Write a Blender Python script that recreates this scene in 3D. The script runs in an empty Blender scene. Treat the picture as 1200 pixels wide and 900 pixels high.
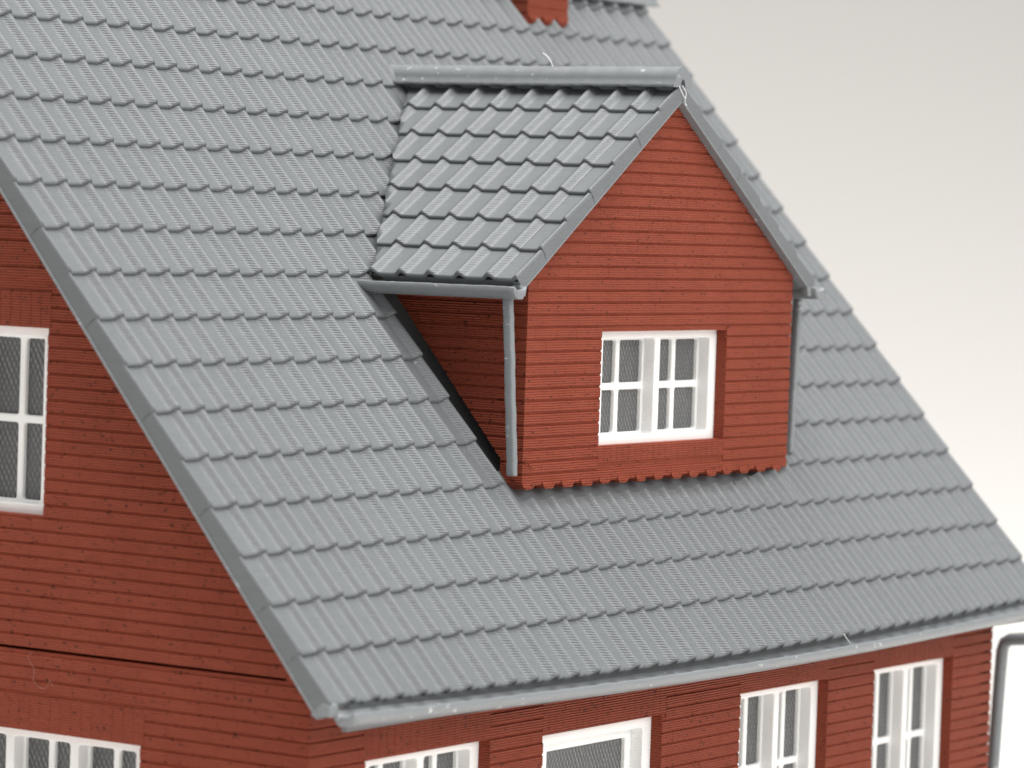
import bpy, math, random
from mathutils import Matrix, Vector

# ------------------------------------------------------------------ units
# Everything below is written in "tile pitches" of the 1:87 model (one roof tile
# is 3.45 mm wide); S turns that into metres.  H is the point on the table under
# the middle of the house.
S = 0.00345
H = (19.0, 16.5, -10.5)
random.seed(7)
sc = bpy.context.scene
COL = sc.collection


def W(p):
    return ((p[0] - H[0]) * S, (p[1] - H[1]) * S, (p[2] - H[2]) * S)


# ------------------------------------------------------------------ camera
YAW, PITCH, ROLL = -0.982321522, -0.0455203845, -0.0332605231
CAMPOS = (-72.9701441, -53.7989127, 12.1160042)
FPX = 4367.76089


def rot(a, b, c):
    return Matrix.Rotation(c, 3, 'Z') @ Matrix.Rotation(a, 3, 'X') @ Matrix.Rotation(b, 3, 'Y')


MC = rot(PITCH, ROLL, YAW)
cam_d = bpy.data.cameras.new('camera')
cam = bpy.data.objects.new('camera', cam_d)
COL.objects.link(cam)
cm = Matrix((MC.col[0], MC.col[2], -MC.col[1])).transposed().to_4x4()
cm.translation = Vector(W(CAMPOS))
cam.matrix_world = cm
cam_d.sensor_width = 36.0
cam_d.lens = FPX / 1200.0 * 36.0
cam_d.clip_start = 0.01
cam_d.clip_end = 50.0
cam_d.dof.use_dof = True
cam_d.dof.focus_distance = 105.5 * S
cam_d.dof.aperture_fstop = 54.0
sc.camera = cam

# ------------------------------------------------------------------ light
KEY, FILL, AMB = 5.1, 1.6, 0.50
wd = bpy.data.worlds.new('World')
sc.world = wd
wd.use_nodes = True
wd.node_tree.nodes['Background'].inputs[0].default_value = (1.0, 0.985, 0.965, 1)
wd.node_tree.nodes['Background'].inputs[1].default_value = AMB


def area(name, loc, target, size, power, color):
    d = bpy.data.lights.new(name, 'AREA')
    d.shape = 'RECTANGLE'
    d.size, d.size_y = size
    d.energy = power
    d.color = color
    d.spread = math.radians(115)
    o = bpy.data.objects.new(name, d)
    COL.objects.link(o)
    o.location = loc
    o.rotation_euler = (Vector(target) - Vector(loc)).to_track_quat('-Z', 'Y').to_euler()
    return o


area('softbox_lamp', (0.0, -0.10, 0.74), (0.0, -0.08, 0.04), (0.74, 0.78), KEY, (1.0, 0.985, 0.965))
area('fill_lamp', (0.0, -0.70, 0.46), (0.0, 0.0, 0.04), (0.55, 0.45), FILL, (1.0, 0.985, 0.965))
sc.view_settings.view_transform = 'Standard'
sc.view_settings.look = 'None'
sc.view_settings.gamma = 1.0
sc.view_settings.exposure = 0.0
sc.cycles.use_denoising = True
sc.cycles.max_bounces = 8


# ------------------------------------------------------------------ materials
def new_mat(name):
    m = bpy.data.materials.new(name)
    m.use_nodes = True
    nt = m.node_tree
    return m, nt, nt.nodes['Principled BSDF']


class G:
    """small helper to wire nodes"""
    def __init__(self, nt):
        self.nt = nt

    def n(self, t, **k):
        o = self.nt.nodes.new(t)
        for a, b in k.items():
            setattr(o, a, b)
        return o

    def l(self, a, b):
        self.nt.links.new(a, b)

    def math(self, op, a, b=None, clamp=False):
        o = self.n('ShaderNodeMath', operation=op, use_clamp=clamp)
        for i, v in enumerate((a, b)):
            if v is None:
                continue
            if isinstance(v, (int, float)):
                o.inputs[i].default_value = v
            else:
                self.l(v, o.inputs[i])
        return o.outputs[0]

    def pos(self, scale):
        g = self.n('ShaderNodeNewGeometry')
        v = self.n('ShaderNodeVectorMath', operation='MULTIPLY')
        self.l(g.outputs['Position'], v.inputs[0])
        v.inputs[1].default_value = tuple(s / S for s in scale)
        return v.outputs[0]

    def noise(self, vec, scale=1.0, detail=2.0, rough=0.5):
        o = self.n('ShaderNodeTexNoise')
        o.inputs['Scale'].default_value = scale
        o.inputs['Detail'].default_value = detail
        o.inputs['Roughness'].default_value = rough
        self.l(vec, o.inputs['Vector'])
        return o.outputs[0]

    def ramp(self, fac, stops):
        o = self.n('ShaderNodeValToRGB')
        e = o.color_ramp.elements
        e[0].position, e[0].color = stops[0][0], (*stops[0][1], 1)
        e[1].position, e[1].color = stops[-1][0], (*stops[-1][1], 1)
        for p, c in stops[1:-1]:
            x = e.new(p)
            x.color = (*c, 1)
        self.l(fac, o.inputs[0])
        return o.outputs[0]

    def mix(self, fac, a, b, mode='MIX'):
        o = self.n('ShaderNodeMix', data_type='RGBA', blend_type=mode)
        for i, v in ((0, fac), (6, a), (7, b)):
            if isinstance(v, (int, float)):
                o.inputs[i].default_value = v
            elif isinstance(v, tuple):
                o.inputs[i].default_value = (*v, 1)
            else:
                self.l(v, o.inputs[i])
        return o.outputs[2]

    def layers(self, period=0.066):
        """height of the print layers: stacked beads in z, each a little uneven"""
        p = self.pos((1, 1, 1))
        sx = self.n('ShaderNodeSeparateXYZ')
        self.l(p, sx.inputs[0])
        wob = self.math('MULTIPLY', self.noise(p, 1.3, 2), 0.03)
        z = self.math('ADD', sx.outputs[2], wob)
        s = self.math('SINE', self.math('MULTIPLY', z, 2 * math.pi / period))
        streak = self.noise(self.pos((1.6, 1.6, 13.0)), 1.0, 3, 0.6)
        fine = self.noise(self.pos((7.0, 7.0, 20.0)), 1.0, 2, 0.6)
        return s, streak, fine, p

    def bump(self, h, dist, strength=1.0):
        b = self.n('ShaderNodeBump')
        b.inputs['Distance'].default_value = dist * S
        b.inputs['Strength'].default_value = strength
        self.l(h, b.inputs['Height'])
        return b.outputs[0]


def grey_plastic(name, base, stress=0.0, ticks=1.0, rough=0.42):
    m, nt, bs = new_mat(name)
    g = G(nt)
    s, streak, fine, p = g.layers()
    h = g.math('ADD', g.math('MULTIPLY', s, 0.38), g.math('ADD', g.math('MULTIPLY', streak, 0.35), g.math('MULTIPLY', fine, 1.25)))
    at = g.n('ShaderNodeAttribute', attribute_name='tick')
    amp = g.math('ADD', g.math('MULTIPLY', at.outputs['Fac'], 1.0), 0.16)
    h = g.math('MULTIPLY', h, amp)
    g.l(g.bump(h, 0.0080 * ticks), bs.inputs['Normal'])
    tone = g.noise(p, 0.35, 3)
    col = g.mix(tone, tuple(b * 0.93 for b in base), tuple(b * 1.06 for b in base))
    tick = g.ramp(streak, [(0.30, (0.93,) * 3), (0.5, (1, 1, 1)), (0.72, (1.04,) * 3)])
    col = g.mix(1.0, col, tick, 'MULTIPLY')
    # small stress-whitened nicks of the filament
    sp = g.noise(g.pos((2.6, 2.6, 5.0)), 1.0, 4, 0.7)
    k = g.ramp(sp, [(0.725 - 0.085 * stress, (0, 0, 0)), (0.765 - 0.075 * stress, (1, 1, 1))])
    col = g.mix(g.math('MULTIPLY', k, 0.55), col, (0.72, 0.74, 0.75))
    g.l(col, bs.inputs['Base Color'])
    bs.inputs['Roughness'].default_value = rough
    bs.inputs['Specular IOR Level'].default_value = 0.45
    return m


def brick_plastic(name, base):
    m, nt, bs = new_mat(name)
    g = G(nt)
    s, streak, fine, p = g.layers(0.069)
    h = g.math('ADD', g.math('MULTIPLY', s, 0.90), g.math('ADD', g.math('MULTIPLY', streak, 0.30), g.math('MULTIPLY', fine, 0.45)))
    g.l(g.bump(h, 0.034), bs.inputs['Normal'])
    tone = g.noise(p, 0.6, 3)
    col = g.mix(tone, (base[0] * 0.86, base[1] * 0.84, base[2] * 0.84), (base[0] * 1.12, base[1] * 1.16, base[2] * 1.16))
    fl = g.ramp(streak, [(0.28, (0.90,) * 3), (0.5, (1, 1, 1)), (0.75, (1.06,) * 3)])
    col = g.mix(1.0, col, fl, 'MULTIPLY')
    # burnt specks and pits of the wood-fill filament
    v = g.n('ShaderNodeTexNoise')
    v.inputs['Scale'].default_value = 1.0
    v.inputs['Detail'].default_value = 1.0
    g.l(g.pos((6.5, 6.5, 11.0)), v.inputs['Vector'])
    k = g.ramp(v.outputs[0], [(0.675, (0, 0, 0)), (0.710, (1, 1, 1))])
    col = g.mix(g.math('MULTIPLY', k, 0.75), col, (0.045, 0.016, 0.013))
    g.l(col, bs.inputs['Base Color'])
    bs.inputs['Roughness'].default_value = 0.6
    bs.inputs['Specular IOR Level'].default_value = 0.16
    return m


def white_plastic(name):
    m, nt, bs = new_mat(name)
    g = G(nt)
    s, streak, fine, p = g.layers()
    g.l(g.bump(g.math('ADD', g.math('MULTIPLY', s, 0.2), fine), 0.006), bs.inputs['Normal'])
    col = g.mix(g.noise(p, 0.8, 2), (0.82, 0.825, 0.815), (0.87, 0.875, 0.867))
    g.l(col, bs.inputs['Base Color'])
    bs.inputs['Roughness'].default_value = 0.5
    bs.inputs['Subsurface Weight'].default_value = 0.25
    bs.inputs['Subsurface Radius'].default_value = (0.25 * S, 0.22 * S, 0.2 * S)
    bs.inputs['Subsurface Scale'].default_value = 1.0
    return m


def pane_plastic(name):
    """dark grey printed sheet: crossing diagonal filament lines"""
    m, nt, bs = new_mat(name)
    g = G(nt)
    p = g.pos((1, 1, 1))
    sx = g.n('ShaderNodeSeparateXYZ')
    g.l(p, sx.inputs[0])
    xy = g.math('SUBTRACT', sx.outputs[0], sx.outputs[1])
    wob = g.math('MULTIPLY', g.noise(p, 2.5, 2), 0.9)
    a = g.math('SINE', g.math('ADD', g.math('MULTIPLY', g.math('ADD', g.math('MULTIPLY', sx.outputs[2], 0.55), xy), 38.0), g.math('MULTIPLY', wob, 4.0)))
    b = g.math('SINE', g.math('ADD', g.math('MULTIPLY', g.math('SUBTRACT', g.math('MULTIPLY', sx.outputs[2], 0.55), xy), 38.0), g.math('MULTIPLY', wob, 4.0)))
    brk = g.ramp(g.noise(g.pos((2.2, 2.2, 1.2)), 1.0, 3, 0.65), [(0.35, (0.15,) * 3), (0.62, (1, 1, 1))])
    hh = g.math('ADD', g.math('MULTIPLY', g.math('MULTIPLY', a, brk), 0.75), g.math('MULTIPLY', b, 0.25))
    g.l(g.bump(hh, 0.014), bs.inputs['Normal'])
    k = g.math('MULTIPLY', g.math('ADD', hh, 1.0), 0.5)
    col = g.ramp(k, [(0.0, (0.052, 0.054, 0.056)), (0.6, (0.098, 0.101, 0.103)), (1.0, (0.24, 0.245, 0.245))])
    g.l(col, bs.inputs['Base Color'])
    bs.inputs['Roughness'].default_value = 0.38
    return m


def paper(name):
    m, nt, bs = new_mat(name)
    g = G(nt)
    g.l(g.mix(g.noise(g.pos((0.02, 0.02, 0.02)), 1.0, 2), (0.765, 0.744, 0.718), (0.785, 0.764, 0.738)), bs.inputs['Base Color'])
    bs.inputs['Roughness'].default_value = 0.8
    bs.inputs['Specular IOR Level'].default_value = 0.1
    return m


GREY = grey_plastic('grey_roof_plastic', (0.132, 0.1425, 0.150))
TRIM = grey_plastic('grey_trim_plastic', (0.190, 0.204, 0.214), stress=1.0, ticks=0.8, rough=0.36)
RED = brick_plastic('red_brick_plastic', (0.318, 0.067, 0.036))
WHITE = white_plastic('white_window_plastic')
PALE = brick_plastic('pale_red_filament', (0.55, 0.30, 0.24))
PANE = pane_plastic('dark_grey_pane_plastic')
PAPER = paper('white_backdrop_paper')


# ------------------------------------------------------------------ mesh helpers
class MB:
    def __init__(self):
        self.v, self.f = [], []

    def add(self, vs, fs):
        o = len(self.v)
        self.v += [tuple(p) for p in vs]
        self.f += [tuple(i + o for i in f) for f in fs]

    def box(self, a, b):
        x0, y0, z0 = a
        x1, y1, z1 = b
        self.add([(x0, y0, z0), (x1, y0, z0), (x1, y1, z0), (x0, y1, z0), (x0, y0, z1), (x1, y0, z1), (x1, y1, z1), (x0, y1, z1)],
                 [(0, 3, 2, 1), (4, 5, 6, 7), (0, 1, 5, 4), (1, 2, 6, 5), (2, 3, 7, 6), (3, 0, 4, 7)])

    def prism(self, poly, fn, d0, d1):
        """polygon (a, b) pairs extruded from d0 to d1; fn(a, b, d) -> point"""
        n = len(poly)
        vs = [fn(a, b, d0) for a, b in poly] + [fn(a, b, d1) for a, b in poly]
        fs = [tuple(range(n))[::-1], tuple(range(n, 2 * n))]
        fs += [(i, (i + 1) % n, n + (i + 1) % n, n + i) for i in range(n)]
        self.add(vs, fs)

    def sweep(self, prof, path):
        """profile points fn list per station: path is a list of lists of points"""
        n = len(path[0])
        vs = [p for st in path for p in st]
        fs = []
        for k in range(len(path) - 1):
            for i in range(n):
                j = (i + 1) % n
                fs.append((k * n + i, k * n + j, (k + 1) * n + j, (k + 1) * n + i))
        fs.append(tuple(range(n))[::-1])
        fs.append(tuple((len(path) - 1) * n + i for i in range(n)))
        self.add(vs, fs)

    def mesh(self, name, mat, smooth=False, world=True, fix=True):
        me = bpy.data.meshes.new(name)
        vs = [W(p) for p in self.v] if world else [(p[0] * S, p[1] * S, p[2] * S) for p in self.v]
        me.from_pydata(vs, [], self.f)
        me.materials.append(mat)
        if fix:
            import bmesh
            bm = bmesh.new()
            bm.from_mesh(me)
            bmesh.ops.recalc_face_normals(bm, faces=bm.faces)
            bm.to_mesh(me)
            bm.free()
        if smooth:
            me.polygons.foreach_set('use_smooth', [True] * len(me.polygons))
        me.update()
        return me

    def obj(self, name, mat, parent=None, smooth=False, world=True, fix=True, bevel=0.0):
        o = bpy.data.objects.new(name, self.mesh(name, mat, smooth, world, fix))
        COL.objects.link(o)
        if parent is not None:
            o.parent = parent
        if bevel:
            soften(o, bevel)
        return o


def soften(o, w, seg=2):
    m = o.modifiers.new('edge', 'BEVEL')
    m.width = w * S
    m.segments = seg
    m.limit_method = 'ANGLE'
    m.angle_limit = math.radians(40)
    o.data.polygons.foreach_set('use_smooth', [True] * len(o.data.polygons))
    return o


def inst(name, me, parent, mat4):
    o = bpy.data.objects.new(name, me)
    COL.objects.link(o)
    o.parent = parent
    o.matrix_local = mat4
    return o


def project(p):
    q = MC.transposed() @ (Vector(p) - Vector(CAMPOS))
    return 600 + FPX * q.x / q.y, 450 - FPX * q.z / q.y, q.y


# ------------------------------------------------------------------ backdrop
def build_backdrop():
    gx, gy = math.sin(-YAW), math.cos(-YAW)
    prof = [(-1.3, 0.0), (-0.5, 0.0), (0.0, 0.0), (0.36, 0.0)]
    r = 0.60
    for i in range(1, 25):
        a = math.radians(i * 90 / 24)
        prof.append((0.36 + r * math.sin(a), r - r * math.cos(a)))
    prof.append((0.36 + r, 1.6))
    vs, fs = [], []
    for i, (t, z) in enumerate(prof):
        for w in (-1.4, 1.4):
            vs.append((gx * t + gy * w, gy * t - gx * w, z))
    for i in range(len(prof) - 1):
        fs.append((2 * i, 2 * i + 1, 2 * i + 3, 2 * i + 2))
    me = bpy.data.meshes.new('backdrop')
    me.from_pydata(vs, [], fs)
    me.materials.append(PAPER)
    me.polygons.foreach_set('use_smooth', [True] * len(fs))
    o = bpy.data.objects.new('backdrop', me)
    COL.objects.link(o)
    o['kind'] = 'structure'
    o['label'] = 'seamless white paper sweep under and behind the model house'


build_backdrop()

# ------------------------------------------------------------------ the house
house = bpy.data.objects.new('model_house', None)
COL.objects.link(house)
house.empty_display_size = 0.02
house['label'] = 'red brick model house with grey tiled roof, white windows and a gabled dormer'
house['category'] = 'model house'

TH = 0.867952871            # main roof pitch
CL = 1.49332235             # course length
CT, ST = math.cos(TH), math.sin(TH)
NOFF = -0.14                # tile base below the plane the course tips lie in
WID = 40.15
VR = 17.45 * CL             # ridge, up the slope
XG, YF = 1.10, 1.35         # gable wall plane, front wall plane
XR = 38.95                  # far end of the front wall
PHI = math.radians(34.5)    # dormer roof pitch
CP, SP = math.cos(PHI), math.sin(PHI)
DX0, DX1, DY = 13.9, 28.8, 3.735
DXC = 21.35
DZA = 16.12                 # apex of the dormer tiles
DYF = 3.45                  # front of the dormer verge
BH = 0.345                  # brick course
BL = 1.06                   # brick length
PROUD = 0.033


def RP(u, v, n):            # roof plane: u along the eave, v up the slope (pitches), n out
    n += NOFF
    return (u, v * CT - n * ST, v * ST + n * CT)


def RM(u, v, n):
    """local (x along eave, y up slope, z out) -> house space, metres"""
    m = Matrix(((1, 0, 0), (0, CT, -ST), (0, ST, CT))).to_4x4()
    m.translation = Vector(W(RP(u, v, n)))
    return m


# ---- one roof tile ---------------------------------------------------------
AMP, HW = 0.205, 0.25
LIP, HEAD = 0.118, 0.02


def roll(d, flip=False):
    d = abs(d)
    return 0.0 if d >= HW else AMP * 0.5 * (1 + math.cos(math.pi * d / HW))


def tile_mesh(name, u0, u1, left=False, right=False, cut=1.0, cl=CL, tick=(-0.40, 0.02), skirt=-0.14, flip=False, amp=1.0):
    """pantile from u0 to u1 around a roll at u = 0 (local x), rounded lower lip;
    left / right: that end turns down over the verge"""
    us = [u0, u1]
    for k in range(-1, 3):
        for t in (-0.31, -0.26, -0.22, -0.175, -0.13, -0.085, -0.04, 0.0, 0.04, 0.085, 0.13, 0.175, 0.22, 0.26, 0.31):
            x = k + (-t if flip else t)
            if u0 + 0.02 < x < u1 - 0.02:
                us.append(x)
    us = sorted(set(us))

    def h(u):
        v = amp * max(roll(u - k, flip) for k in (-1, 0, 1, 2))
        return v
    cols = []
    if left:
        us = sorted(set(us + [u0 + 0.008, u0 + 0.03, u0 + 0.06, u0 + 0.10, u0 + 0.15, u0 + 0.24]))
    if right:
        us = sorted(set(us + [u1 - 0.008, u1 - 0.03, u1 - 0.06, u1 - 0.10, u1 - 0.15, u1 - 0.24]))
    for u in us:
        drop = 0.0
        R_ = 0.15
        if left and u - u0 < R_:
            drop = R_ - math.sqrt(max(0.0, R_ * R_ - (R_ - u + u0) ** 2))
        if right and u1 - u < R_:
            drop = R_ - math.sqrt(max(0.0, R_ * R_ - (R_ - u1 + u) ** 2))
        cols.append((u, h(u) - drop))
    L = cut * cl * (1.01 if (left or right) and cut == 1.0 else 1.05)
    hd = LIP + (HEAD - LIP) * min(1.0, cut)
    rows = [(0.035, None), (0.008, LIP - 0.095), (0.0, LIP - 0.055), (0.018, LIP - 0.014), (0.055, LIP + 0.002), (0.12, LIP - 0.008), (0.5 * L, (LIP + hd) / 2), (L, hd)]
    vs, fs = [], []
    nc = len(cols)
    if left:
        cols = [(u0, -0.14 - 1)] + cols
    if right:
        cols = cols + [(u1, -0.14 - 1)]
    nc = len(cols)
    for y, n in rows:
        for u, hh in cols:
            if hh < -0.5:
                vs.append((u, 0.0 if y < 0.06 else y, skirt))
                continue
            elif n is None:
                z = max(hh * 0.96 - 0.03, skirt)
            else:
                z = hh + n
            vs.append((u, y, z))
    for r in range(len(rows) - 1):
        for c in range(nc - 1):
            fs.append((r * nc + c, r * nc + c + 1, (r + 1) * nc + c + 1, (r + 1) * nc + c))
    if cut < 1.0:       # cut face at the top of a shortened tile
        b = len(vs)
        r = len(rows) - 1
        for u, hh in cols:
            vs.append((u, L + 0.01, skirt))
        for c in range(nc - 1):
            fs.append((r * nc + c, r * nc + c + 1, b + c + 1, b + c))
    m = MB()
    m.v, m.f = vs, fs
    m.tick = []
    for p in vs:
        x = (p[0] + 0.5) % 1.0 - 0.5
        a_, b_ = tick
        t = min((x - a_) / 0.12, (b_ - x) / 0.16)
        m.tick.append(max(0.0, min(1.0, t)) if p[1] > 0.04 else 0.0)
    return m


def tile_data(name, *a, **k):
    m = tile_mesh(name, *a, **k)
    me = m.mesh(name, GREY, smooth=True, world=False, fix=False)
    me.attributes.new('tick', 'FLOAT', 'POINT').data.foreach_set('value', m.tick)
    return me


RX0, RX1, RECESS_V = 13.14, 28.62, 3.60


# ---- main roof slab --------------------------------------------------------
def build_roof():
    m = MB()
    # front slope slab, with the back slope, as one folded sheet of thickness 0.3
    top, bot = -0.02, -0.34
    f = lambda a, b, d: RP(d, a, b)
    yr, zr = RP(0, VR, top)[1:]
    yb = 2 * yr
    a0 = RP(0, 0.06, top)
    a1 = RP(0, 0.06, bot)
    ridge_t = (yr, zr)
    ridge_b = (yr, zr - 0.32 / CT)
    poly = [(a0[1], a0[2]), ridge_t, (yb - a0[1], a0[2]), (yb - a1[1], a1[2]), ridge_b, (a1[1], a1[2])]
    n = len(poly)

    def strip(x0, x1, poly):
        n = len(poly)
        vs = [(x0, y, z) for y, z in poly] + [(x1, y, z) for y, z in poly]
        fs = [(i, (i + 1) % n, n + (i + 1) % n, n + i) for i in range(n)]
        m.add(vs, fs)
        return vs

    def ends(b, flip=False):
        m.f.append((b, b + 5, b + 4, b + 1))
        m.f.append((b + 1, b + 4, b + 3, b + 2))
    # the slab is open where the dormer stands; a sunk floor closes it there
    for x0, x1 in ((0.06, RX0), (RX1, WID - 0.06)):
        b = len(m.v)
        strip(x0, x1, poly)
        ends(b)
        ends(b + 6)
    pt = lambda v, nn: RP(0, v, nn)[1:]
    v1, v2 = RECESS_V * CL, 12.0 * CL
    v3 = 4.45 * CL
    strip(RX0, RX1, [pt(0.06, top), pt(v1, top), pt(v1, bot), pt(0.06, bot)])
    strip(RX0 + 0.3, RX1, [pt(v1, top - 0.12), pt(v3, top - 0.12), pt(v3, bot), pt(v1, bot)])
    strip(RX0, RX1, [pt(v1, -0.38), pt(v2, -0.38), pt(v2, -0.50), pt(v1, -0.50)])
    strip(RX0, RX1, [pt(v2, top), ridge_t, (yb - a0[1], a0[2]), (yb - a1[1], a1[2]), ridge_b, pt(v2, bot)])
    return m.obj('main_roof', GREY, house)


roof = build_roof()

FULL = tile_data('tile', -0.5, 0.5)
VLEFT = tile_data('verge_tile', -1.0, 0.5, left=True, skirt=-0.29)
SIDE = tile_data('tile', -0.5, 0.5, left=True, skirt=-0.17)
VRIGHT = tile_data('verge_tile', -0.5, 0.15, right=True, skirt=-0.29)
HALF = tile_data('cut_tile', -0.5, 0.5, cut=RECESS_V - 3, skirt=-0.17)
TAPER = {26: tile_data('cut_tile', -0.5, 0.5, cut=0.68, skirt=-0.17), 27: tile_data('cut_tile', -0.5, 0.5, cut=0.78, skirt=-0.17), 28: tile_data('cut_tile', -0.5, 0.5, cut=0.90, skirt=-0.17)}
HAND = tile_data('slot_tile', -0.5, 0.16, right=True, skirt=-0.40)

dormer_px = [(440, 335), (462, 80), (797, 72), (958, 345), (922, 545), (612, 572), (590, 545)]


def inside(px, py, poly):
    c = False
    j = len(poly) - 1
    for i in range(len(poly)):
        xi, yi = poly[i]
        xj, yj = poly[j]
        if (yi > py) != (yj > py) and px < (xj - xi) * (py - yi) / (yj - yi) + xi:
            c = not c
        j = i
    return c


# recess that the dormer stands in (no tiles there)
def under_dormer(j, k):
    if j < 14 or j > 28:
        return False
    if k < 3:
        return False
    # the dormer roof meets the main roof along two valleys
    off = abs(j - DXC)
    z_d = DZA - off * SP / CP            # dormer roof height at that column
    v_val = z_d / ST / CL                # where the main roof reaches it
    return k + 1.0 < v_val - 0.6


def sag(j, k):
    """the lowest course hangs a little lower in the middle of the eave"""
    if k:
        return Matrix.Identity(4)
    a = 0.23 * math.sin(math.pi * j / 40.0)
    return Matrix.Translation((0, -a * CL * S, -0.012 * S)) @ Matrix.Scale(1 + a, 4, (0, 1, 0))


cells = []
for k in range(0, 18):
    for j in range(1, 41):
        if under_dormer(j, k) and k > 3:
            continue
        mesh, cutv = FULL, False
        if j == 13 and 4 <= k <= 8:
            mesh = HAND
        elif j == 1:
            mesh = VLEFT
        elif j == 40:
            mesh = VRIGHT
        elif 14 <= j <= 28 and k == 3:
            mesh = TAPER.get(j, HALF)
        elif j == 29 and k == 3:
            mesh = SIDE
        x, y, dep = project(RP(j, (k + 0.5) * CL, 0.1))
        seen = -12 < x < 1212 and -12 < y < 912 and not inside(x, y, dormer_px)
        cells.append((not seen, dep, j, k, mesh))
cells.sort(key=lambda c: (c[0], c[1]))
keep, rest = cells[:300], cells[300:]
for _, _, j, k, mesh in keep:
    du = {12: -0.005, 13: 0.006}.get(j, 0.0) if k in (1, 2) else (0.005 * (k % 2) if j == 1 else random.uniform(-.003, .003))   # hairline crack between two columns
    mm = RM(j + du, k * CL, 0.0) @ sag(j, k) @ Matrix.Rotation(random.uniform(-.0006, .0006) * (j > 1), 4, 'X')
    inst(mesh.name.split('.')[0], mesh, roof, mm)
src = {}
for me in (FULL, SIDE, VLEFT, VRIGHT, HALF, HAND, *TAPER.values()):
    src[me.name] = ([tuple(v.co) for v in me.vertices], [tuple(p.vertices) for p in me.polygons], [d.value for d in me.attributes['tick'].data])
vs, fs, tk = [], [], []
for _, _, j, k, mesh in rest:
    mm = RM(j + (0.005 * (k % 2) if j in (1, 40) else 0.0), k * CL, 0.0) @ sag(j, k)
    a, b, t_ = src[mesh.name]
    tk += t_
    o = len(vs)
    vs += [tuple(mm @ Vector(p)) for p in a]
    fs += [tuple(i + o for i in f) for f in b]
me = bpy.data.meshes.new('far_tiling')
me.from_pydata(vs, [], fs)
me.materials.append(GREY)
me.polygons.foreach_set('use_smooth', [True] * len(fs))
me.attributes.new('tick', 'FLOAT', 'POINT').data.foreach_set('value', tk)
far = bpy.data.objects.new('far_tiling', me)
COL.objects.link(far)
far.parent = roof
far['kind'] = 'stuff'

# verge boards of the main roof
for x0, x1, xb in ((0.02, 0.30, -0.030), (WID - 0.30, WID - 0.02, WID + 0.030)):
    m = MB()
    m.prism([(-0.03, -0.02), (VR, -0.02), (VR, -0.30), (-0.03, -0.30)], lambda a, b, d: RP(d, a, b), x0, x1)
    vb = m.obj('verge_board', GREY, roof)
    m = MB()
    xa, xc = (xb, x1) if xb < 1 else (x0, xb)
    m.prism([(-0.10, -0.285), (VR, -0.285), (VR, -0.355), (-0.10, -0.355)], lambda a, b, d: RP(d, a, b), xa, xc)
    m.obj('verge_bead', TRIM, roof, bevel=0.02)
# foot of the near verge: a flat lug that turns under
m = MB()
m.prism([(-0.10, -0.31), (-0.07, -0.03), (0.16, 0.05), (0.50, -0.28), (0.46, -0.34), (0.20, -0.31)], lambda a, b, d: (d, a, b), -0.012, 0.36)
m.obj('verge_foot', TRIM, roof, bevel=0.02)


# ridge of the main roof and of the dormer: half-round ridge tiles --------------
def ridge_piece(name, ln, r0, r1, rin):
    st = []
    N = 12

    def ring(y, r):
        pts = []
        pts.append((-r - 0.10, y, -0.10))
        pts.append((-r - 0.10, y, -0.02))
        for i in range(N + 1):
            a = math.pi - math.pi * i / N
            pts.append((r * math.cos(a), y, 0.05 + r * 1.08 * math.sin(a)))
        pts.append((r + 0.10, y, -0.02))
        pts.append((r + 0.10, y, -0.10))
        for i in range(7):
            a = math.pi * i / 6
            pts.append((rin * math.cos(a), y, -0.10 + 1.9 * rin * math.sin(a)))
        return pts
    m = MB()
    path = []
    for i_ in range(11):
        t = i_ / 10
        r_ = r0 + (r1 - r0) * (0.5 - 0.5 * math.cos(2 * math.pi * t))
        r_ += random.uniform(-.006, .006) if 0 < i_ < 10 else 0.0
        path.append([(p[0], p[1], p[2] + (random.uniform(-.014, .014) if abs(p[0]) > r_ else 0.0)) for p in ring(ln * t, r_)])
    n = len(path[0])
    vs = [p for s_ in path for p in s_]
    fs = []
    for k in range(len(path) - 1):
        for i in range(n):
            j = (i + 1) % n
            fs.append((k * n + i, k * n + j, (k + 1) * n + j, (k + 1) * n + i))
    # ends: strips between the outer arc and the inner opening
    for b in (0, (len(path) - 1) * n):
        arc = list(range(b, b + N + 5))
        inn = list(range(b + N + 5, b + n))[::-1]
        c0 = len(vs)
        vs += [vs[q] for q in arc + inn[::-1]]          # own corners, so the end stays crisp
        fs.append(tuple(range(c0, len(vs))))
    m.add(vs, fs)
    me = m.mesh(name, TRIM, smooth=True, world=False, fix=True)
    return me


ry, rz = RP(0, VR, 0.0)[1:]
main_ridge = MB()
main_ridge.box((0.1, ry - 0.10, rz - 0.30), (WID - 0.1, ry + 0.10, rz + 0.10))
main_ridge = main_ridge.obj('ridge', TRIM, house)
RMESH = ridge_piece('ridge_tile', 1.72, 0.50, 0.46, 0.16)
x = 0.0
while x < WID - 1.0:
    mm = Matrix.Rotation(-math.pi / 2, 4, 'Z')
    mm.translation = Vector(W((x, ry, rz - 0.02)))
    inst('ridge_tile', RMESH, main_ridge, mm)
    x += 1.70

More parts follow.
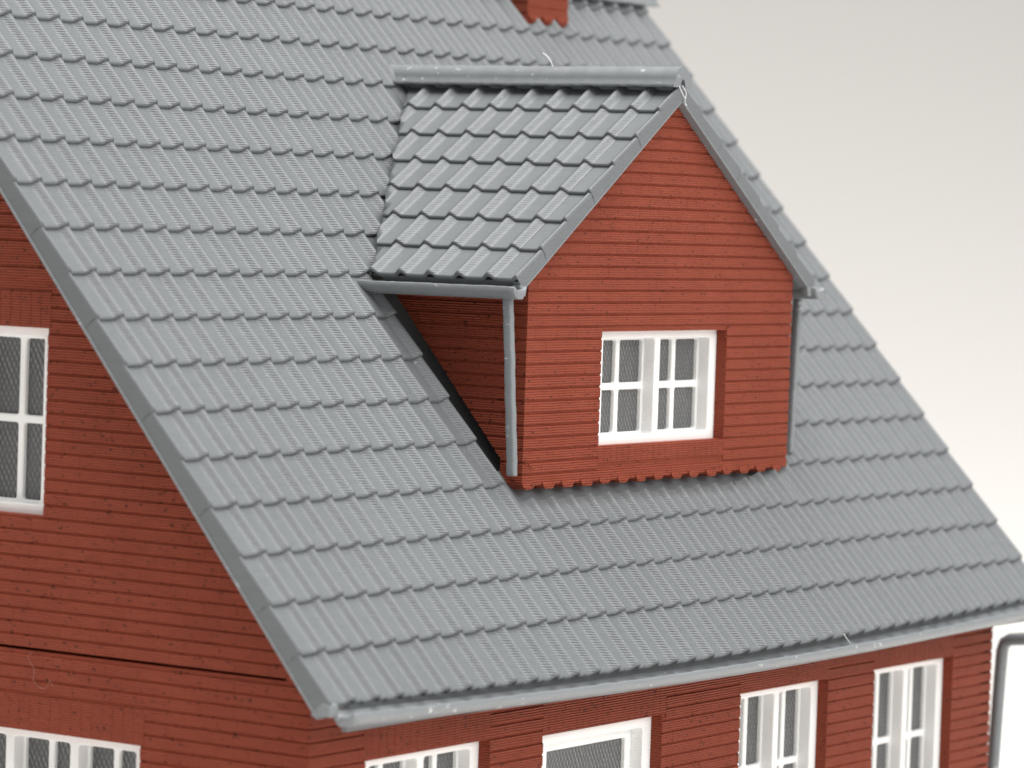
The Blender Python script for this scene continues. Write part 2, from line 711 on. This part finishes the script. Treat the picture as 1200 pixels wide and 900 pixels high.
# ------------------------------------------------------------------ brickwork
def brick_shape(w, h, d=PROUD):
    """front face chamfered a little; local x along the wall, y into the wall, z up"""
    cx, cz, ch = 0.006, 0.022, 0.014
    m = MB()
    m.add([(0, 0, 0), (w, 0, 0), (w, 0, h), (0, 0, h),
           (0, -d + ch, 0), (w, -d + ch, 0), (w, -d + ch, h), (0, -d + ch, h),
           (cx, -d, cz), (w - cx, -d, cz), (w - cx, -d, h - cz), (cx, -d, h - cz)],
          [(0, 1, 5, 4), (1, 2, 6, 5), (2, 3, 7, 6), (3, 0, 4, 7),
           (4, 5, 9, 8), (5, 6, 10, 9), (6, 7, 11, 10), (7, 4, 8, 11), (8, 9, 10, 11)])
    return m


_bm = {}


def brick_mesh(w, h, d=PROUD):
    key = (round(w, 2), round(h, 3), d)
    if key not in _bm:
        _bm[key] = brick_shape(*key).mesh('brick', RED, world=False, fix=False)
    return _bm[key], key[0]


def rows(z0, z1, span, holes=(), h=BH, joint=0.056, bl=BL, minw=0.12):
    """yield (s, z, width, height) of the bricks of a wall face; span(z) -> (s0, s1)"""
    n = int(math.ceil((z1 - z0) / h - 1e-6))
    for r in range(n):
        za, zb = z0 + r * h, min(z0 + (r + 1) * h - joint, z1)
        if zb - za < 0.05:
            continue
        zm = (za + zb) / 2
        segs = [span(zm)]
        for (a, b, c, d) in holes:
            if d <= za + 0.02 or c >= zb - 0.02:
                continue
            out = []
            for s0, s1 in segs:
                if b <= s0 or a >= s1:
                    out.append((s0, s1))
                    continue
                if a > s0:
                    out.append((s0, a))
                if b < s1:
                    out.append((b, s1))
            segs = out
        base = 0.0 if r % 2 else -bl / 2
        for s0, s1 in segs:
            if s1 - s0 < 0.06:
                continue
            k = math.floor((s0 - base) / bl)
            cuts = [s0]
            x = base + (k + 1) * bl
            while x < s1:
                if x - cuts[-1] > minw and s1 - x > minw:
                    cuts.append(x)
                x += bl
            cuts.append(s1)
            for a, b in zip(cuts, cuts[1:]):
                yield a, za, b - a, zb - za


def face_front(y):
    return lambda s, d, z: (s, y + d, z)


def face_left(x):           # normal -X, seen from outside s runs towards -Y
    return lambda s, d, z: (x + d, -s, z)


def face_right(x):          # normal +X, s runs towards +Y
    return lambda s, d, z: (x - d, s, z)


def brick_stuff(name, parent, gen, face):
    m = MB()
    for s, z, w, h in gen:
        b = brick_shape(w - 0.002, h, PROUD + random.uniform(-0.002, 0.002))
        m.add([face(s + p[0], p[1], z + p[2]) for p in b.v], b.f)
    o = m.obj(name, RED, parent, fix=False)
    o['kind'] = 'stuff'
    return o


def face_matrix(face, s, z, jitter=0.0):
    o = Vector(W(face(s, jitter, z)))
    e = [Vector(face(*v)) - Vector(face(0, 0, 0)) for v in ((1, 0, 0), (0, 1, 0), (0, 0, 1))]
    m = Matrix((e[0], e[1], e[2])).transposed().to_4x4()
    m.translation = o
    return m


def brick_parts(name, parent, gen, face):
    for s, z, w, h in gen:
        me, ww = brick_mesh(w - 0.002, h)
        inst(name, me, parent, face_matrix(face, s, z, random.uniform(-0.002, 0.002)))


def soldier(parent, face, s0, s1, z0, z1, pitch=0.345):
    n = max(1, round((s1 - s0) / pitch))
    w = (s1 - s0) / n
    for i in range(n):
        me, ww = brick_mesh(w - 0.005, z1 - z0, PROUD)
        inst('soldier_brick', me, parent, face_matrix(face, s0 + i * w, z0, random.uniform(-0.002, 0.002)))


# ------------------------------------------------------------------ windows
def rrect(x0, x1, z0, z1, r, k=4):
    pts = []
    for cx, cz, a0 in ((x0 + r, z0 + r, 180), (x1 - r, z0 + r, 270), (x1 - r, z1 - r, 0), (x0 + r, z1 - r, 90)):
        for i in range(k + 1):
            a = math.radians(a0 + 90 * i / k)
            pts.append((cx + r * math.cos(a), cz + r * math.sin(a)))
    return pts


def plate(m, face, cells_, d0, d1, r, ch=0.03):
    """sheet made of cells ((cell rect), (hole rect)); front at depth d0, hole walls back to d1"""
    k = 4
    for (a, b, c, d), (e, f, g, h) in cells_:
        outer = [(a, c), (b, c), (b, d), (a, d)]
        h0 = rrect(e - ch, f + ch, g - ch, h + ch, r + ch, k)
        h1 = rrect(e, f, g, h, r, k)
        n = len(h0)
        vs = [face(x, d0, z) for x, z in outer] + [face(x, d0, z) for x, z in h0]
        vs += [face(x, d0 + ch, z) for x, z in h1] + [face(x, d1, z) for x, z in h1]
        fs = []
        for q in range(4):
            s = 4 + q * (k + 1)
            for i in range(k):
                fs.append((q, s + i + 1, s + i))
            t = 4 + ((q + 1) % 4) * (k + 1)
            fs.append((q, (q + 1) % 4, t, s + k))
        for i in range(n):
            j = (i + 1) % n
            fs.append((4 + i, 4 + j, 4 + n + j, 4 + n + i))
            fs.append((4 + n + i, 4 + n + j, 4 + 2 * n + j, 4 + 2 * n + i))
        m.add(vs, fs)


def window(face, s0, s1, z0, z1, casements=2, cols=2, row_n=2, rec=0.33, bar=(0.65, 0.36, 0.24), mull=0.29, deep=0.40, mun=0.21, label=None, lip=0.06):
    """white frame with deep posts, thin glazing bars set back in it, and grey panes"""
    m = MB()
    bar_l, bar_r, bar_z = bar
    cw = (s1 - s0 - bar_l - bar_r - (casements - 1) * mull) / casements
    holes, cl_ = [], []
    for i in range(casements):
        a = s0 + bar_l + i * (cw + mull)
        holes.append((a, a + cw, z0 + bar_z, z1 - bar_z))
    for i, hh in enumerate(holes):
        ca = s0 if i == 0 else holes[i][0] - mull / 2
        cb = s1 if i == casements - 1 else holes[i][1] + mull / 2
        cl_.append(((ca, cb, z0, z1), hh))
    plate(m, face, cl_, rec, rec + deep + 0.02, 0.10)
    # outer edge of the frame
    o = [(s0, z0), (s1, z0), (s1, z1), (s0, z1)]
    m.add([face(x, rec, z) for x, z in o] + [face(x, rec + deep + 0.35, z) for x, z in o],
          [(0, 1, 5, 4), (1, 2, 6, 5), (2, 3, 7, 6), (3, 0, 4, 7)])
    import bmesh
    fr = m.obj('window', WHITE, house)
    bm = bmesh.new()
    bm.from_mesh(fr.data)
    bmesh.ops.remove_doubles(bm, verts=bm.verts, dist=1e-7)
    bmesh.ops.recalc_face_normals(bm, faces=bm.faces)
    bm.to_mesh(fr.data)
    bm.free()
    for (a, b, c, d) in holes:
        pw = (b - a - 2 * lip - (cols - 1) * mun) / cols
        ph = (d - c - 2 * lip - (row_n - 1) * mun) / row_n
        ms = MB()
        cs = []
        for i in range(cols):
            for j in range(row_n):
                ea, ec = a + lip + i * (pw + mun), c + lip + j * (ph + mun)
                hole = (ea, ea + pw, ec, ec + ph)
                ca = a - 0.02 if i == 0 else ea - mun / 2
                cb = b + 0.02 if i == cols - 1 else ea + pw + mun / 2
                cc = c - 0.02 if j == 0 else ec - mun / 2
                cd = d + 0.02 if j == row_n - 1 else ec + ph + mun / 2
                cs.append(((ca, cb, cc, cd), hole))
                mp = MB()
                e = 0.04
                p = [(hole[0] - e, hole[2] - e), (hole[1] + e, hole[2] - e), (hole[1] + e, hole[3] + e), (hole[0] - e, hole[3] + e)]
                mp.prism(p, lambda x_, z_, d_: face(x_, d_, z_), rec + deep + 0.135, rec + deep + 0.22)
                mp.obj('pane', PANE, fr)
        plate(ms, face, cs, rec + deep, rec + deep + 0.14, 0.085, 0.03)
        ms.obj('sash', WHITE, fr)
    return fr


def wall_backing(m, face, s0, s1, z0, z1, holes, t=0.75):
    """plain wall sheet behind the bricks, with openings (holes sorted by s, not overlapping in s)"""
    def bx(a, b, c, d):
        if b - a > 1e-4 and d - c > 1e-4:
            m.prism([(a, c), (b, c), (b, d), (a, d)], lambda x_, z_, d_: face(x_, d_, z_), 0.0, t)
    cur = s0
    for (a, b, c, d) in sorted(holes):
        bx(cur, a, z0, z1)
        bx(a, b, z0, c)
        bx(a, b, d, z1)
        cur = b
    bx(cur, s1, z0, z1)


# ---- front wall ------------------------------------------------------------
FF = face_front(YF)
ZT = 0.55
fw_holes = [(3.50, 9.15, -6.9, -1.90), (11.75, 17.95, -9.6, -2.06), (22.40, 27.73, -6.9, -1.86), (30.75, 36.12, -6.9, -1.84)]
fw_band = [(3.40, 9.15, -1.88, -0.88), (11.70, 18.15, -2.04, -1.05), (22.30, 27.75, -1.85, -0.86), (30.65, 36.15, -1.83, -0.84)]
m = MB()
wall_backing(m, FF, XG, XR, H[2], ZT, fw_holes)
front_wall = m.obj('front_wall', RED, house)
brick_stuff('brickwork', front_wall, rows(H[2] + 0.02, ZT, lambda z: (XG, XR + PROUD), [h for h in fw_holes] + fw_band), FF)
for a, b, c, d in fw_band:
    soldier(front_wall, FF, a, b, c, d)
for i, (a, b, c, d) in enumerate(fw_holes):
    if i == 1:
        window(FF, a + 0.01, b - 0.01, c, d, casements=1, cols=1, row_n=1, bar=(0.75, 0.42, 0.36), lip=0.30)
    else:
        window(FF, a + 0.01, b - 0.01, c, d)

# ---- side walls: lower storey and the gable standing on it -----------------------
FL = face_left(XG)
YB = 2 * ry - YF
CR = 0.31                  # the open joint between the two prints
lw = [(-13.9, -6.72, -6.9, -1.84)]
lw_band = [(-14.0, -6.60, -1.82, -0.90)]
gw = [(-15.6, -10.20, 3.82, 8.74)]
gw_band = [(-15.7, -10.10, 8.76, 9.70)]
m = MB()
wall_backing(m, FL, -YB, -YF - 0.75, H[2], CR - 0.045, lw)
side_wall = m.obj('side_wall', RED, house)
brick_stuff('brickwork', side_wall, rows(H[2] + 0.02, CR - 0.05, lambda z: (-YB, -YF + PROUD), lw + lw_band), FL)
soldier(side_wall, FL, *lw_band[0])
window(FL, lw[0][0] + 0.01, lw[0][1] - 0.01, lw[0][2], lw[0][3], casements=3, bar=(0.36, 0.42, 0.24))


def gable_span(z):          # inside the slope of the roof
    e = z / ST * CT + 0.60
    e = max(e, YF - PROUD)
    return (-(2 * ry - e), -e)


m = MB()
g0 = 0.355
a, b, c, d = gw[0]
pf = lambda x_, z_, d_: FL(x_, d_, z_)
s_at = lambda z: gable_span(z)
m.prism([(s_at(g0)[0], g0), (s_at(g0)[1], g0), (s_at(c)[1], c), (s_at(c)[0], c)], pf, 0, .75)
m.prism([(s_at(c)[0], c), (a, c), (a, d), (s_at(d)[0], d)], pf, 0, .75)
m.prism([(b, c), (s_at(c)[1], c), (s_at(d)[1], d), (b, d)], pf, 0, .75)
m.prism([(s_at(d)[0], d), (s_at(d)[1], d), (-ry, rz - 0.45)], pf, 0, .75)
gable = m.obj('gable_wall', RED, house)
brick_stuff('brickwork', gable, rows(g0, rz - 0.7, gable_span, gw + gw_band + [(-30, 0, 10.60, 10.64)]), FL)
soldier(gable, FL, *gw_band[0])
window(FL, a + 0.01, b - 0.01, c, d, bar=(0.36, 0.42, 0.26))
# far end wall and back wall: plain shells
m = MB()
m.prism([(YF, H[2]), (YB, H[2]), (YB, 0.3), (ry, rz - 0.5), (YF, 0.3)], lambda y_, z_, d_: (d_, y_, z_), XR - 0.7, XR)
o = m.obj('end_wall', RED, house)
m = MB()
m.box((XG + 0.7, YB - 0.7, H[2]), (XR - 0.7, YB, 0.2))
m.obj('back_wall', RED, house)

# ------------------------------------------------------------------ dormer
FD = face_front(DY)
DB = 4.50                   # bottom of the dormer front
dw = (17.80, 24.88, 5.50, 8.82)


def d_top(x):               # underside of the dormer roof over the front wall
    return DZA - abs(x - DXC) * SP / CP - 0.40


m = MB()
pd = lambda x_, z_, d_: FD(x_, d_, z_)
a, b, c, d = dw
m.prism([(DX0, DB), (a, DB), (a, d), (DX0, d)], pd, 0, .75)
m.prism([(b, DB), (DX1, DB), (DX1, d), (b, d)], pd, 0, .75)
m.prism([(a, DB), (b, DB), (b, c), (a, c)], pd, 0, .75)
m.prism([(DX0, d), (DX1, d), (DX1, d_top(DX1)), (DXC, d_top(DXC)), (DX0, d_top(DX0))], pd, 0, .75)
dfront = m.obj('dormer_front_wall', RED, house)


def dspan(z):
    if z < d_top(DX0):
        return (DX0 - PROUD, DX1 + PROUD)
    o_ = (d_top(DXC) - z) * CP / SP + 0.05
    return (DXC - o_, DXC + o_)


sill = (dw[0] - 0.02, dw[1] + 0.02, 5.02, 5.48)
brick_parts('brick', dfront, rows(DB, d_top(DXC) - 0.05, dspan, [dw, sill], minw=0.2), FD)
soldier(dfront, FD, *sill)
tooth = MB()
tooth.add([(0, -PROUD - .02, 0.10), (0.62, -PROUD - .02, 0.10), (0.55, -PROUD - .05, -0.04), (0.48, -PROUD - .03, -0.10), (0.14, -PROUD - .03, -0.10), (0.03, -PROUD - .05, -0.02),
           (0, .5, 0.10), (0.62, .5, 0.10), (0.55, .5, -0.04), (0.48, .5, -0.10), (0.14, .5, -0.10), (0.03, .5, -0.02)],
          [(0, 5, 4, 3, 2, 1), (6, 7, 8, 9, 10, 11), (0, 1, 7, 6), (1, 2, 8, 7), (2, 3, 9, 8), (3, 4, 10, 9), (4, 5, 11, 10), (5, 0, 6, 11)])
TOOTH = tooth.mesh('scallop', RED, world=False)
for i in range(15):
    mm = Matrix.Rotation(random.uniform(-.06, .06), 4, 'Y') @ Matrix.Scale(random.uniform(.9, 1.1), 4, (1, 0, 0))
    mm.translation = Vector(W((DX0 - 0.04 + i * 1.0 - (0.0 if i else 0.0), DY + random.uniform(-.015, .01), DB)))
    inst('scallop', TOOTH, dfront, mm)
window(FD, dw[0] + 0.01, dw[1] - 0.01, dw[2], dw[3])



def trim_to_roof(me, n0):
    """cut a mesh off along the slope of the main roof"""
    import bmesh
    bm = bmesh.new()
    bm.from_mesh(me)
    bmesh.ops.bisect_plane(bm, geom=bm.verts[:] + bm.edges[:] + bm.faces[:], plane_co=Vector(W(RP(0, 0, n0 + 0.12))), plane_no=Vector((0, -ST, CT)), clear_inner=True)
    bm.to_mesh(me)
    bm.free()


# cheeks
for side, X0 in ((-1, DX0), (1, DX1)):
    fc = face_left(X0) if side < 0 else face_right(X0)
    sg = -1 if side < 0 else 1

    def yroof(z):
        return (z + 0.05) / ST * CT

    m = MB()
    zt = d_top(X0) + 0.08
    sh = 0.02
    poly = [(DY + 0.72, (DY + 0.72 - sh) / CT * ST), (zt / ST * CT + sh, zt), (DY + 0.72, zt)]
    m.prism([(sg * y_, z_) for y_, z_ in poly], lambda s_, z_, d_: fc(s_, d_, z_), 0, 0.7)
    ck = m.obj('dormer_cheek', RED, house)

    def cspan(z):
        y1 = min(z / ST * CT + 0.75, 8.9)
        lo, hi = (DY - PROUD if side > 0 else DY - PROUD), max(y1, DY)
        return (-hi, -lo) if side < 0 else (lo, hi)
    bw = brick_stuff('brickwork', ck, rows(DB, zt, cspan), fc)
    trim_to_roof(bw.data, 0.0)


# dormer roof --------------------------------------------------------------
def DM(side, u, v, n):
    """dormer slope: local x along the eave, y up the slope, z out; side -1 faces -X"""
    if side < 0:
        ex, ey, ez = (0, -1, 0), (CP, 0, SP), (-SP, 0, CP)
        y0 = DYF - u
    else:
        ex, ey, ez = (0, 1, 0), (-CP, 0, SP), (SP, 0, CP)
        y0 = DYF + u
    m = Matrix((ex, ey, ez)).transposed().to_4x4()
    m.translation = Vector(W(DP(side, u, v, n)))
    return m


DL = 10.22
DC = DL / 7.0
DNO = -0.13


def DP(side, u, v, n):
    n += DNO
    x = DXC + side * ((DL - v) * CP + n * SP)
    z = DZA - (DL - v) * SP + n * CP
    return (x, DYF - u if side < 0 else DYF + u, z)


m = MB()
for side in (-1, 1):
    t, bt = -0.02, -0.29
    pts = []
    q = lambda v, n: DP(side, 0, v, n)
    e0, e1 = q(0.10, t), q(0.10, bt)
    r0 = (DXC, 0, DZA + (t + DNO) / CP)
    r1 = (DXC, 0, DZA + (bt + DNO) / CP)
    m.prism([(e0[0], e0[2]), (r0[0], r0[2]), (r1[0], r1[2]), (e1[0], e1[2])], lambda a_, b_, d_: (a_, d_, b_), DYF + 0.16, 8.2)
droof = m.obj('dormer_roof', GREY, house)

DT_FULL = tile_data('dormer_tile', -0.5, 0.5, cl=DC, tick=(-0.06, 0.32), flip=True, amp=0.80)
DT_EDGE_L = tile_data('dormer_verge_tile', -0.73, 0.0, right=True, skirt=-0.27, cl=DC, tick=(-0.06, 0.32), flip=True, amp=0.80)
DT_SEAM_L = tile_data('dormer_tile', -0.5, 0.262, cl=DC, tick=(-0.06, 0.32), flip=True, amp=0.80)
DT_EDGE_R = tile_data('dormer_verge_tile', 0.0, 0.73, left=True, skirt=-0.27, cl=DC, tick=(-0.06, 0.32), flip=True, amp=0.80)
DT_SEAM_R = tile_data('dormer_tile', -0.262, 0.5, cl=DC, tick=(-0.06, 0.32), flip=True, amp=0.80)


def valley_cut(me, mm, side):
    """trim a dormer tile where it reaches the main roof; None if nothing is left"""
    import bmesh
    # straight edge: the line where the dormer slope meets a plane just above the main tiles, cut square to the slope
    def meet(v):
        x, _, z = DP(side, 0, v, 0.12)
        n_ = 0.34 + NOFF
        vv = (z - n_ * CT) / ST
        return Vector(W((x, vv * CT - n_ * ST, z)))
    p0 = meet(0.0)
    dn_ = Vector((-SP, 0, CP)) if side < 0 else Vector((SP, 0, CP))
    nn = (meet(DL) - p0).cross(dn_).normalized()
    if nn.y > 0:
        nn = -nn
    ds = [(mm @ v.co - p0).dot(nn) for v in me.vertices]
    if min(ds) > 0:
        return me
    if max(ds) < 0.02 * S:
        return None
    inv = mm.inverted()
    bm = bmesh.new()
    bm.from_mesh(me)
    res = bmesh.ops.bisect_plane(bm, geom=bm.verts[:] + bm.edges[:] + bm.faces[:], plane_co=inv @ p0, plane_no=inv.to_3x3() @ nn, clear_inner=True)
    cut = [e for e in res['geom_cut'] if isinstance(e, bmesh.types.BMEdge)]
    ext = bmesh.ops.extrude_edge_only(bm, edges=cut)
    dn = Vector((0, 0, -0.24 * S))
    bmesh.ops.translate(bm, verts=[e for e in ext['geom'] if isinstance(e, bmesh.types.BMVert)], vec=dn)
    out = bpy.data.meshes.new(me.name)
    bm.to_mesh(out)
    if not out.materials:
        out.materials.append(GREY)
    bm.free()
    return out


for side in (-1, 1):
    for k in range(7):
        # the valley: columns run back until they dive under the main roof
        xt, _, zt = DP(side, 0, (k + 0.1) * DC, 0)
        yv = zt / ST * CT
        n_cols = int(min(11, math.ceil(yv + 2.0 - DYF)))
        for cidx in range(n_cols + 1):
            jit = Matrix.Rotation(random.uniform(-.001, .001), 4, 'X')
            if cidx == 0:
                me, u = (DT_EDGE_L, 0.0) if side < 0 else (DT_EDGE_R, 0.0)
            elif cidx == 1:
                me, u = (DT_SEAM_L, -1.0) if side < 0 else (DT_SEAM_R, 1.0)
            else:
                me, u = DT_FULL, -float(cidx) if side < 0 else float(cidx)
            if side > 0 and cidx > 3:
                continue
            if side < 0:
                yy = DYF - u
            else:
                yy = DYF + u
            if yy - 0.6 > yv + 1.2:
                continue
            mm = DM(side, u + (0.005 * (k % 2) if cidx == 0 else 0.0), k * DC, 0.0) @ jit
            me = valley_cut(me, mm, side)
            if me is None:
                continue
            inst(me.name.split('.')[0], me, droof, mm)

# verge boards of the dormer, with the notches the print left in them
for side in (-1, 1):
    m = MB()
    pts = [(-0.02, 0.02), (DL + 0.02, 0.02), (DL - 0.30, -0.27), (0.12, -0.27), (0.02, -0.16)]
    m.prism([(DP(side, 0, v, n)[0], DP(side, 0, v, n)[2]) for v, n in pts], lambda a_, b_, d_: (a_, d_, b_), DYF + 0.012, DYF + 0.19)
    m.obj('dormer_verge_board', GREY, droof)
    m = MB()
    pts = [(0.0, -0.262), (DL - 0.18, -0.262), (DL - 0.20, -0.31), (0.03, -0.31)]
    m.prism([(DP(side, 0, v, n)[0], DP(side, 0, v, n)[2]) for v, n in pts], lambda a_, b_, d_: (a_, d_, b_), DYF - 0.010, DYF + 0.30)
    m.obj('dormer_verge_bead', TRIM, droof)
    # lug at the foot of the verge
    m = MB()
    pts = [(-0.02, -0.06), (0.20, -0.24), (0.28, -0.31), (0.06, -0.50), (-0.10, -0.38)]
    m.prism([(DP(side, 0, v, n)[0], DP(side, 0, v, n)[2]) for v, n in pts], lambda a_, b_, d_: (a_, d_, b_), DYF - 0.012, DYF + 0.24)
    m.obj('dormer_verge_foot', TRIM, droof, bevel=0.02)

# dormer ridge
dr = MB()
dr.box((DXC - 0.12, DYF + 0.25, DZA - 0.45), (DXC + 0.12, 13.9, DZA - 0.05))
dridge = dr.obj('dormer_ridge', TRIM, house)
DRM = ridge_piece('dormer_ridge_tile', 1.625, 0.435, 0.422, 0.13)
y = DYF - 0.02
i = 0
while y < 13.6:
    mm = Matrix.Rotation(random.uniform(-.006, .006), 4, 'X') @ Matrix.Rotation(random.uniform(-.006, .006), 4, 'Z')
    mm.translation = Vector(W((DXC + random.uniform(-.006, .006), y, DZA - 0.01 + random.uniform(-.005, .005))))
    inst('dormer_ridge_tile', DRM, dridge, mm)
    y += 1.62
    i += 1


# ------------------------------------------------------------------ gutters and pipes
def gutter(name, parent, stations, w, h, frame, rough=0.012):
    """open half-round trough: stations along its run -> (point of back top edge); frame(p, a, b): a across, b up"""
    prof = [(0.0, 0.0), (0.05, 0.015), (0.10, -0.06), (0.3 * w, -0.10), (0.7 * w, -0.10), (w - 0.10, -0.04), (w - 0.05, 0.012), (w, -0.01),
            (w + 0.005, -0.45 * h), (w - 0.08, -0.80 * h), (w - 0.24, -h), (0.30 * w, -h), (0.08, -0.62 * h)]
    path = []
    for p in stations:
        path.append([frame(p, a, b + random.uniform(-rough, rough) * (1 if i_ < 8 else 0.25)) for i_, (a, b) in enumerate(prof)])
    m = MB()
    m.sweep(None, path)
    o = m.obj(name, TRIM, parent)
    soften(o, 0.025, 1)
    return o


st_ = []
N = 120
for i in range(N + 1):
    x = 0.34 + (WID - 0.5) * i / N
    dip = 0.31 * math.sin(math.pi * x / 40.0)
    st_.append((x, 0.12 - 0.2 * dip, -0.19 - dip))
gutter('gutter', house, st_, 0.70, 0.36, lambda p, a, b: (p[0], p[1] - a, p[2] + b))
m = MB()
m.prism([(0.10, 0.02), (0.26, 0.10), (0.36, -0.80), (0.20, -0.80)], lambda a_, b_, d_: (d_, a_, b_), 1.1, WID - 0.3)
m.obj('eave_board', GREY, house)
# downpipe at the far corner: swan neck from the gutter, then down the wall
pts = [(40.75, -0.45, -1.15), (40.75, 0.1, -1.50), (40.75, 1.20, -1.62), (40.75, 1.52, -1.66), (40.76, 1.74, -1.78), (40.78, 1.84, -2.05), (40.80, 1.90, -3.0), (40.84, 2.06, -6.5), (40.84, 2.10, H[2] + 0.02)]


def tube(name, parent, pts, r, mat, n=10):
    m = MB()
    path = []
    for i, p in enumerate(pts):
        a = Vector(pts[max(0, i - 1)])
        b = Vector(pts[min(len(pts) - 1, i + 1)])
        t = (b - a).normalized()
        s1 = t.cross(Vector((1, 0.02, 0.01))).normalized()
        s2 = t.cross(s1)
        path.append([tuple(Vector(p) + r * (math.cos(2 * math.pi * k / n) * s1 + math.sin(2 * math.pi * k / n) * s2)) for k in range(n)])
    m.sweep(None, path)
    return m.obj(name, mat, parent, smooth=True)


tube('downpipe', house, pts, 0.22, TRIM)

# dormer gutters run back from the verge until they meet the main roof
for side in (-1, 1):
    st_ = []
    for i in range(31):
        y = 3.28 + 5.9 * i / 30
        st_.append((DXC + side * 8.17, y, 10.12 - 0.012 * i / 30))
    gutter('dormer_gutter', house, st_, 0.66, 0.36, (lambda p, a, b: (p[0] - a, p[1], p[2] + b)) if side < 0 else (lambda p, a, b: (p[0] + a, p[1], p[2] + b)))
for side in (-1, 1):
    m = MB()
    path = []
    for i in range(25):
        t = i / 24
        z = (9.86 if side < 0 else 9.86) - 5.0 * t
        x = 12.88 if side < 0 else 30.05 - 0.24 * t
        y = (3.72 - 0.33 * t) if side < 0 else 4.20
        j = random.uniform(-.012, .012)
        path.append([(x - .11, y - .135 + j, z), (x + .11, y - .135 + j, z), (x + .11, y + .135 + j, z), (x - .11, y + .135 + j, z)])
    m.sweep(None, path)
    o = m.obj('dormer_downpipe', TRIM, house)
    soften(o, 0.05, 2)

# ------------------------------------------------------------------ chimney
cx0, cx1 = 31.42, 33.88
cy0 = 15.75
m = MB()
m.box((cx0, cy0, 17.6), (cx1, cy0 + 2.6, 24.0))
chim = m.obj('chimney', RED, house)
brick_stuff('brickwork', chim, rows(18.75, 24.0, lambda z: (cx0, cx1)), face_front(cy0))
brick_stuff('brickwork', chim, rows(18.2, 24.0, lambda z: (-(cy0 + 2.6), -cy0 + PROUD)), face_left(cx0))
for i in range(3):
    mm = Matrix.Scale(1.2, 4, (1, 0, 0))
    mm.translation = Vector(W((cx0 + 0.02 + i * 0.86, cy0, 18.72)))
    inst('scallop', TOOTH, chim, mm)


# ------------------------------------------------------------------ strings of filament left by the printer
def hair(parent, pts, r, mat):
    cu = []
    # Catmull-Rom through the points
    P = [Vector(p) for p in pts]
    for i in range(len(P) - 1):
        a, b, c, d = P[max(0, i - 1)], P[i], P[i + 1], P[min(len(P) - 1, i + 2)]
        for s_ in range(6):
            t = s_ / 6
            cu.append(0.5 * ((2 * b) + (c - a) * t + (2 * a - 5 * b + 4 * c - d) * t * t + (3 * b - a - 3 * c + d) * t ** 3))
    cu.append(P[-1])
    tube('loose_string', parent, [tuple(p) for p in cu], r, mat, n=5)


def on_x(px, py, x):
    d = MC @ Vector(((px - 600) / FPX, 1, -(py - 450) / FPX))
    t = (x - CAMPOS[0]) / d.x
    return tuple(Vector(CAMPOS) + t * d)


def on_y(px, py, y):
    d = MC @ Vector(((px - 600) / FPX, 1, -(py - 450) / FPX))
    t = (y - CAMPOS[1]) / d.y
    return tuple(Vector(CAMPOS) + t * d)


hair(side_wall, [on_x(a, b, XG - 0.10) for a, b in ((38, 764), (33, 771), (40, 785), (39, 797), (47, 806), (55, 805), (58, 798), (62, 804))], 0.0055, PALE)
hair(dridge, [on_x(a, b, DXC - 0.2) for a, b in ((636, 62), (641, 66), (645, 71), (648, 78))], 0.014, WHITE)
hair(droof, [on_y(a, b, DYF - 0.05) for a, b in ((800, 101), (804, 108), (803, 115), (799, 108), (796, 101))], 0.012, WHITE)
hair(droof, [on_y(a, b, DYF - 0.05) for a, b in ((803, 114), (803, 121), (805, 124))], 0.012, WHITE)
hair(dfront, [on_y(a, b, DY - 0.09) for a, b in ((616, 545), (617, 540), (621, 546), (626, 549))], 0.022, RED)
hair(bpy.data.objects['gutter'], [on_y(a, b, -0.3) for a, b in ((989, 743), (992, 748), (996, 753))], 0.014, WHITE)
